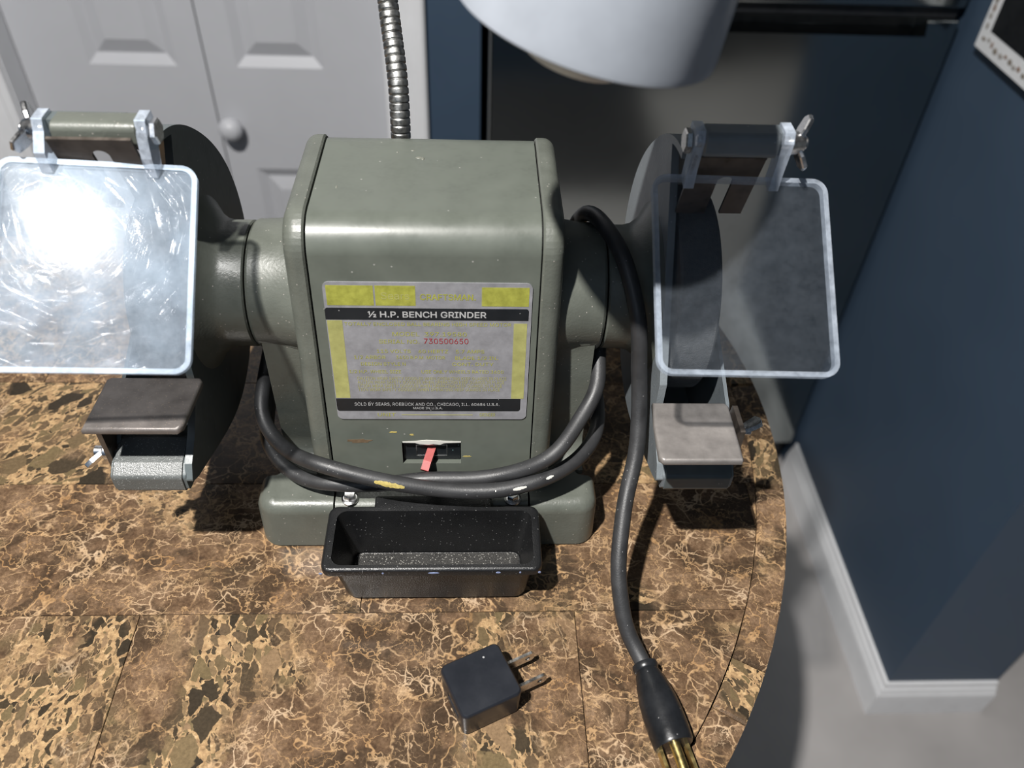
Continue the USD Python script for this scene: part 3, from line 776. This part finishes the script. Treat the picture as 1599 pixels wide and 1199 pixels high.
for q in (sbox(-0.0668, 0.1160, -0.0455, 0.1265), sbox(-0.0447, 0.1160, -0.0264, 0.1265), sbox(0.0040, 0.1160, 0.0258, 0.1260)):
    flat('yellow_band', q, PLATEY)
flat('side_stripe', sbox(-0.0678, 0.0623, -0.0608, 0.1078), PLATEP)
flat('side_stripe', sbox(0.0192, 0.0620, 0.0255, 0.1066), PLATEP)
flat('black_band', sbox(-0.0683, 0.1082, 0.0260, 0.1120).union(rrect(-0.0683, 0.0260, 0.1090, 0.1146, 0.0014)), PLATEK)
flat('black_band', sbox(-0.0680, 0.0570, 0.0240, 0.0618).union(rrect(-0.0680, 0.0240, 0.0540, 0.0600, 0.0014)), PLATEK)


def lettering(txt, x0, x1, v, cap, mat, bold=False, h=h1):
    m = meshkit.text_mesh(txt, cap, 0.00005, bold)
    w = m.bounds[1][0] - m.bounds[0][0]
    vv = np.array(m.vertices)
    vv[:, 0] = x0 + (vv[:, 0] - m.bounds[0][0]) * (x1 - x0) / w
    vv[:, 1] += v
    vv[:, 2] += h - 0.00001
    part(plate, 'lettering', to_frame((vv, m.faces), P0, PX, V, N), mat, smooth=False)


lettering('\u00bd H.P. BENCH GRINDER', -0.0487, 0.0062, 0.1097, 0.0031, INKW, True)
lettering('730500650', -0.0233, -0.0022, 0.0950, 0.0030, INKR)
lettering('SOLD BY SEARS, ROEBUCK AND CO., CHICAGO, ILL. 60684 U.S.A.', -0.0591, 0.0135, 0.0574, 0.0019, INKW)
lettering('MADE IN U.S.A.', -0.0300, -0.0152, 0.0552, 0.0015, INKW)
lettering('CRAFTSMAN.', -0.0243, 0.0012, 0.1192, 0.0030, PLATEY, True, h0 + 0.00006)
lettering('Sears', -0.0420, -0.0292, 0.1194, 0.0036, PLATEP)
for txt, x0, x1, v, cap in (
        ('TOTALLY ENCLOSED BALL BEARING HIGH SPEED MOTOR', -0.0600, 0.0180, 0.1050, 0.0018), ('MODEL  397.19580', -0.0380, -0.0030, 0.0993, 0.0022), ('SERIAL NO.', -0.0445, -0.0255, 0.0950, 0.0022),
        ('115 VOLTS    60 HERTZ    5.7 AMPS', -0.0460, 0.0055, 0.0896, 0.0019), ('1/2 ARBOR', -0.0570, -0.0420, 0.0860, 0.0019), ('3450 R.P.M. MOTOR', -0.0370, -0.0135, 0.0860, 0.0019), ('BLADE 1/2 IN.', -0.0085, 0.0120, 0.0858, 0.0019),
        ('DESIGN STYLE N', -0.0540, -0.0325, 0.0822, 0.0018), ('CONT. DUTY', -0.0100, 0.0100, 0.0822, 0.0018), ('1/2 H.P. WHEEL SIZE', -0.0600, -0.0350, 0.0776, 0.0018), ('USE ONLY WHEELS RATED 3600', -0.0250, 0.0150, 0.0776, 0.0018),
        ('UNIT', -0.0480, -0.0390, 0.0506, 0.0020), ('GRINDER', 0.0035, 0.0115, 0.0506, 0.0020)):
    lettering(txt, x0, x1, v, cap, PLATEF, False, h0 + 0.00006)
for k, v in enumerate((0.0735, 0.0712, 0.0689, 0.0666)):
    lettering('CAUTION WEAR SAFETY GOGGLES WHEN OPERATING KEEP GUARDS IN PLACE'[k:], -0.0565, 0.0165 - 0.001 * k, v, 0.0018, PLATEG, False, h0 + 0.00006)
flat('rule', sbox(-0.036, 0.0513, 0.000, 0.0517), PLATEG)

# switch in its recess, with a red lever
sw = part(gr, 'switch_plate', plate_mesh(sbox(-0.0365, 0.0182, -0.0065, 0.0324), -0.0062, -0.0030), SWBLACK, label='black switch plate in a recess')
part(sw, 'switch_window', plate_mesh(sbox(-0.0298, 0.0206, -0.0134, 0.0286).difference(sbox(-0.0294, 0.0210, -0.0138, 0.0282)), -0.0031, -0.0027), ZINC)
part(sw, 'chipped_paint', plate_mesh(Polygon([(-0.0365, 0.0325), (-0.0300, 0.0323), (-0.0280, 0.0316), (-0.0230, 0.0310), (-0.0205, 0.0316), (-0.0170, 0.0311), (-0.0150, 0.0321), (-0.0061, 0.0326), (-0.0061, 0.0332), (-0.0140, 0.0336), (-0.0240, 0.0342), (-0.0310, 0.0334), (-0.0365, 0.0331)]), -0.0005, 0.0003), PAINTW)
lv = Polygon([(-0.0030, -0.0005), (-0.0030, 0.0035), (0.0080, 0.0030), (0.0125, 0.0012), (0.0125, -0.0012), (0.0080, -0.0022)])
lo = on_plate(-0.0215, 0.0255, -0.0035)
la = -V * 0.55 + N * 0.78 - PX * 0.28; la /= np.linalg.norm(la)
lb = np.cross(PX, la); lb -= la * (lb @ la); lb /= np.linalg.norm(lb)
part(gr, 'switch_lever', to_frame(Manifold.extrude(cs(lv.buffer(0.0004)), 0.0042).translate([0, 0, -0.0021]), lo, la, lb, np.cross(la, lb)), REDP, label='red paddle switch lever')
# paint marks on the cover
def blotch(name, x, v, w, h, mat, seed, parent=gr):
    g = np.random.default_rng(seed)
    a = np.linspace(0, 2 * np.pi, 15, endpoint=False)
    r = 0.6 + 0.55 * g.random(15)
    part(parent, name, plate_mesh(Polygon(np.column_stack([x + w * r * np.cos(a), v + h * r * np.sin(a)])).buffer(0), -0.0001, 0.00012), mat, smooth=False)


for args in (('stain', -0.0590, 0.0335, 0.0070, 0.0014, RUST, 1), ('paint_mark', -0.0410, 0.0395, 0.0026, 0.0006, PAINTY, 2), ('paint_mark', -0.0315, 0.0378, 0.0012, 0.0007, PAINTY, 3), ('paint_mark', -0.0030, 0.0228, 0.0022, 0.0005, PAINTY, 4)):
    blotch(*args)
# small chips and runs in the cover's paint
for x, y, z, a, b, c in CHIPS:
    part(gr, 'paint_chip', Manifold.sphere(1.0, 14).scale([a, b, c]).translate([x, y, z]), CHIPM)
for x, y in ((-0.0653, 0.2775), (0.0217, 0.2772)):
    part(gr, 'base_bolt', [lathe([(0, 0), (0.0046, 0), (0.0046, 0.0008), (0.0036, 0.0014), (0, 0.0014)], (x, y, 0.0339), (0, 0, 1), 24), hexa((x, y, 0.0350), (x, y, 0.0385), 0.0033)], ZINC)

# power cord wound around the base, the plug lying on the counter
CR = 0.0040
cordB = [(-0.0950, 0.3950, 0.0800), (-0.1120, 0.3700, 0.0790), (-0.1142, 0.3420, 0.0730), (-0.1135, 0.3243, 0.0712), (-0.1131, 0.3130, 0.0652), (-0.1080, 0.3025, 0.0600), (-0.0975, 0.2910, 0.0585), (-0.0800, 0.2775, 0.0632), (-0.0600, 0.2718, 0.0612), (-0.0395, 0.2690, 0.0575), (-0.0125, 0.2680, 0.0530), (0.0140, 0.2680, 0.0530), (0.0378, 0.2738, 0.0555), (0.0585, 0.2890, 0.0570), (0.0675, 0.3050, 0.0590), (0.0690, 0.3300, 0.0650), (0.0660, 0.3700, 0.0750), (0.0480, 0.4080, 0.0800)]
cordA = [(0.0480, 0.4100, 0.1080), (0.0640, 0.3800, 0.1090), (0.0690, 0.3480, 0.1050), (0.0660, 0.3200, 0.0985), (0.0648, 0.3080, 0.0900), (0.0555, 0.2940, 0.0780), (0.0420, 0.2790, 0.0690), (0.0212, 0.2770, 0.0565), (0.0005, 0.2775, 0.0508), (-0.0262, 0.2782, 0.0492), (-0.0465, 0.2780, 0.0460), (-0.0745, 0.2785, 0.0458), (-0.0920, 0.2860, 0.0425), (-0.1035, 0.2950, 0.0440), (-0.1115, 0.3070, 0.0470), (-0.1140, 0.3300, 0.0550), (-0.1110, 0.3700, 0.0650), (-0.0920, 0.4080, 0.0700)]
cordC = [(0.0500, 0.3960, 0.0960), (0.0530, 0.3820, 0.1300), (0.0565, 0.3680, 0.1545), (0.0605, 0.3500, 0.1655), (0.0660, 0.3330, 0.1662), (0.0712, 0.3195, 0.1612), (0.0755, 0.3085, 0.1505), (0.0787, 0.2990, 0.1380), (0.0808, 0.2940, 0.1190), (0.0824, 0.2880, 0.1030), (0.0826, 0.2790, 0.0890), (0.0812, 0.2690, 0.0770), (0.0770, 0.2561, 0.0650), (0.0738, 0.2415, 0.0530), (0.0722, 0.2284, 0.0420), (0.0735, 0.2160, 0.0300), (0.0771, 0.2054, 0.0190), (0.0828, 0.1950, 0.0125), (0.0850, 0.1880, 0.0112)]
cord = part(gr, 'power_cord', [sweep(spline(c, 150), CR, 20) for c in (cordA, cordB, cordC)], RUBBER, label='black rubber power cord with a moulded three-pin plug', smooth=60)
pa = np.array([0.0842, 0.1925, 0.0118]); pbv = np.array([0.0920, 0.1552, 0.0104]); pd = (pbv - pa) / np.linalg.norm(pbv - pa)
pe = np.cross(pd, [0, 0, 1.0]); pe /= np.linalg.norm(pe); pf = np.cross(pe, pd)
prof_p = [(0, 0.0), (0.0062, 0.0), (0.0064, 0.0015), (0.0060, 0.0030), (0.0055, 0.0034), (0.0062, 0.0050), (0.0078, 0.0110), (0.0091, 0.0180), (0.0096, 0.0250), (0.0097, 0.0330), (0.0094, 0.0385), (0.0088, 0.0398), (0, 0.0400)]
plug = lathe(prof_p, pa, pd, 40)
part(cord, 'plug_body', plug, PLUGR, label='black moulded rubber plug body', smooth=40)
tip = pa + pd * 0.0398
part(cord, 'ground_pin', lathe([(0, 0), (0.0024, 0), (0.0024, 0.0170), (0.0014, 0.0200), (0, 0.0205)], tip + pf * 0.0034 + pe * 0.0006, pd, 20), BRASS, label='round brass ground pin')
for q in (-1, 1):
    b = ext_z(sbox(-0.0008, 0, 0.0008, 0.0165), -0.0025, 0.0025)
    part(cord, 'plug_blade', to_frame(b, tip + pe * q * 0.0064 - pf * 0.0030, pe, pd, np.cross(pe, pd)), BRASS)
# paint marks on the cord
def cord_mark(pts, xa, xb, a0, a1, mat, seed):
    p = spline(pts, 600)
    t = np.gradient(p, axis=0); t /= np.linalg.norm(t, axis=1, keepdims=True)
    k = np.nonzero((p[:, 0] >= xa) & (p[:, 0] <= xb) & (p[:, 1] < 0.31))[0]
    k = k[np.linspace(0, len(k) - 1, 18).astype(int)]
    g = np.random.default_rng(seed)
    v, f = [], []
    for n, i in enumerate(k):
        w = np.array([0, -0.64, 0.77]); w = w - t[i] * (w @ t[i]); w /= np.linalg.norm(w); u = np.cross(t[i], w)
        e = math.sin(math.pi * (n + 0.6) / 18.2) ** 0.4
        for a in np.linspace((a0 + a1) / 2 - (a1 - a0) / 2 * e * (0.6 + 0.4 * g.random()), (a0 + a1) / 2 + (a1 - a0) / 2 * e * (0.6 + 0.4 * g.random()), 5):
            v.append(p[i] + (CR + 0.00010) * (w * math.cos(math.radians(a)) + u * math.sin(math.radians(a))))
    for n in range(17):
        for q in range(4):
            f.append([5 * n + q, 5 * n + 5 + q, 5 * n + 6 + q, 5 * n + 1 + q])
    part(cord, 'paint_mark', (v, f), mat, smooth=True)


cord_mark(cordB, -0.0500, -0.0345, -5, 42, PAINTY, 3)
cord_mark(cordB, 0.0205, 0.0275, 0, 28, PAINTW, 4)
cord_mark(cordB, 0.0370, 0.0415, -6, 20, PAINTW, 5)
cord_mark(cordB, 0.0115, 0.0128, -10, 16, PAINTW, 6)

# ================================================================== water tray hung on the front of the base
tray = thing('water_tray', 'black plastic water tray with steel dust inside, hooked to the grinder base', 'tray', loc=(-0.020, 0.25, 0.0))
RO = rrect(-0.0748, 0.0351, 0.2300, 0.2703, 0.0050)
RI = rrect(-0.0694, 0.0300, 0.2342, 0.2656, 0.0042)
W1 = rrect(-0.0712, 0.0318, 0.2336, 0.2690, 0.0060)
W0 = rrect(-0.0668, 0.0290, 0.2366, 0.2686, 0.0070)
body = hull_layers_z([(0.0006, W0.buffer(-0.0025)), (0.0014, W0.buffer(-0.0008)), (0.0030, W0), (0.0330, W1)])
rimm = hull_layers_z([(0.0322, RO.buffer(-0.0006)), (0.0330, RO), (0.0362, RO), (0.0371, RO.buffer(-0.0005)), (0.0376, RO.buffer(-0.0014))])
F1, F0 = RI, rrect(-0.0640, 0.0262, 0.2388, 0.2665, 0.0045)
F0 = rrect(-0.0640, 0.0262, 0.2388, 0.2640, 0.0045)
cav = hull_layers_z([(0.0030, F0.buffer(-0.0016)), (0.0036, F0), (0.0360, F1.buffer(-0.0004)), (0.0372, F1), (0.0400, F1.buffer(0.0012))])
hook = rbox(-0.0516, 0.0103, 0.2660, 0.2770, 0.0346, 0.0376, 0.0014)
part(tray, 'tray_body', (body + rimm + hook) - cav, TRAY, smooth=35)
part(tray, 'steel_dust', ext_z(F0.buffer(-0.0006), 0.0034, 0.0040), DUST, label='pale metal dust on the tray floor', kind='stuff')
for x, w in ((-0.0745, 0.0010), (0.0130, 0.0014), (0.0240, 0.0006), (-0.0190, 0.0032), (0.0336, 0.0008), (-0.0440, 0.0007)):
    m = Manifold.sphere(1.0, 12).scale([w, 0.0004, 0.0009]).translate([x, 0.2301, 0.0352])
    part(tray, 'paint_chip', m, PAINTB)

# ================================================================== USB charger on the counter
A = np.array([-0.0151, 0.1888]); B = np.array([0.0127, 0.2016]); D = np.array([-0.0041, 0.1626])
ux = (B - A) / np.linalg.norm(B - A); uy = np.array([-ux[1], ux[0]])
cc = (B + D) / 2
ch = thing('usb_charger', 'small black cube phone charger with two prongs lying on the marble', 'charger', loc=(cc[0], cc[1], 0))
q = rrect(-0.0154, 0.0154, -0.0143, 0.0143, 0.0034)
m = hull_layers_z([(0.0, q.buffer(-0.0014)), (0.0010, q.buffer(-0.0008)), (0.0182, q), (0.0194, q.buffer(-0.0003)), (0.0200, q.buffer(-0.0010))])
m = m - bx(-0.018, -0.0138, -0.0075, 0.0045, 0.0076, 0.0120)
ex3, ey3 = np.array([ux[0], ux[1], 0]), np.array([uy[0], uy[1], 0])
part(ch, 'case', to_frame(m, (cc[0], cc[1], 0), ex3, ey3, (0, 0, 1)), CHARGER, smooth=40)
part(ch, 'usb_port', to_frame(bx(-0.0143, -0.0139, -0.0070, 0.0040, 0.0080, 0.0116), (cc[0], cc[1], 0), ex3, ey3, (0, 0, 1)), DARK)
for y in (-0.0075, 0.0052):
    b = Manifold.extrude(cs(rounded(Polygon([(0.0125, 0.0060), (0.0300, 0.0060), (0.0313, 0.0075), (0.0313, 0.0110), (0.0300, 0.0124), (0.0125, 0.0124)]), 0.0004).difference(Point(0.0275, 0.0092).buffer(0.0013))), 0.0015)
    v, f = arr(b)
    v = v[:, [0, 2, 1]] * np.array([1, 1, 1]) + np.array([0, y - 0.00075, 0]); f = f[:, ::-1]
    part(ch, 'prong', to_frame((v, f), (cc[0], cc[1], 0), ex3, ey3, (0, 0, 1)), STEEL, smooth=20)

# ================================================================== gooseneck work lamp behind the grinder
lampt = thing('work_lamp', 'grey metal lamp shade on a ribbed steel gooseneck behind the grinder', 'lamp', loc=(-0.040, 0.41, 0.09))
gp = spline([(-0.0400, 0.4130, 0.0960), (-0.0402, 0.4150, 0.1300), (-0.0395, 0.4160, 0.1720), (-0.0402, 0.4250, 0.1995), (-0.0425, 0.4365, 0.2160), (-0.0450, 0.4480, 0.2320), (-0.0470, 0.4600, 0.2620), (-0.0460, 0.4700, 0.3100), (-0.0380, 0.4700, 0.3700), (-0.0150, 0.4450, 0.4250), (0.0200, 0.3850, 0.4550), (0.0480, 0.3150, 0.4600), (0.0600, 0.2760, 0.4450), (0.0590, 0.2660, 0.4100), (0.0535, 0.2665, 0.3735)], 1500)
ln = np.r_[0, np.cumsum(np.linalg.norm(np.diff(gp, axis=0), axis=1))]
ph = (ln / 0.0038) % 1.0
rad = 0.0054 - 0.0007 * np.clip((ph - 0.62) / 0.25, 0, 1) ** 2 + 0.0007 * np.clip((ph - 0.90) / 0.10, 0, 1)
part(lampt, 'gooseneck', sweep(gp, rad, 20), GOOSE, smooth=25)
part(lampt, 'mount', [arr(rbox(-0.0560, -0.0240, 0.4005, 0.4200, 0.0780, 0.1040, 0.002)), arr(cyl((-0.04, 0.413, 0.1), (-0.04, 0.4135, 0.114), 0.008, 24, 0.001))], CAST)
KL = 1.08                                                 # the shade's size
rc = np.array([0.0360, 0.2700, 0.2892]); ax = np.array([0.23, -0.04, 0.972]); ax /= np.linalg.norm(ax)
outer = [(0.0391, 0.0006), (0.0398, 0.0), (0.0407, 0.0007), (0.0406, 0.003), (0.0392, 0.016), (0.0376, 0.028), (0.0350, 0.040), (0.0305, 0.050), (0.0240, 0.0575), (0.0165, 0.062), (0.0110, 0.0645), (0.0100, 0.066), (0.0096, 0.078), (0.0080, 0.080), (0.0, 0.080)]
inner_ = [(0.0, 0.0600), (0.0150, 0.0600), (0.0230, 0.0560), (0.0293, 0.0487), (0.0337, 0.0392), (0.0363, 0.0275), (0.0379, 0.0155), (0.0391, 0.0006)]
part(lampt, 'shade', lathe([(r * KL, h * KL) for r, h in inner_ + outer], rc, ax, 96), SHADE, smooth=35, label='grey enamelled metal lamp shade')
bulb = [(0, -0.0145), (0.008, -0.0140), (0.017, -0.0115), (0.0245, -0.0060), (0.0285, -0.0005), (0.0292, 0.004), (0.029, 0.014), (0.022, 0.030), (0.014, 0.044), (0.012, 0.050), (0.012, 0.0595), (0, 0.0595)]
part(lampt, 'bulb', lathe([(r * KL, h * KL) for r, h in bulb], rc, ax, 48), BULB, smooth=50, label='white reflector bulb, unlit')
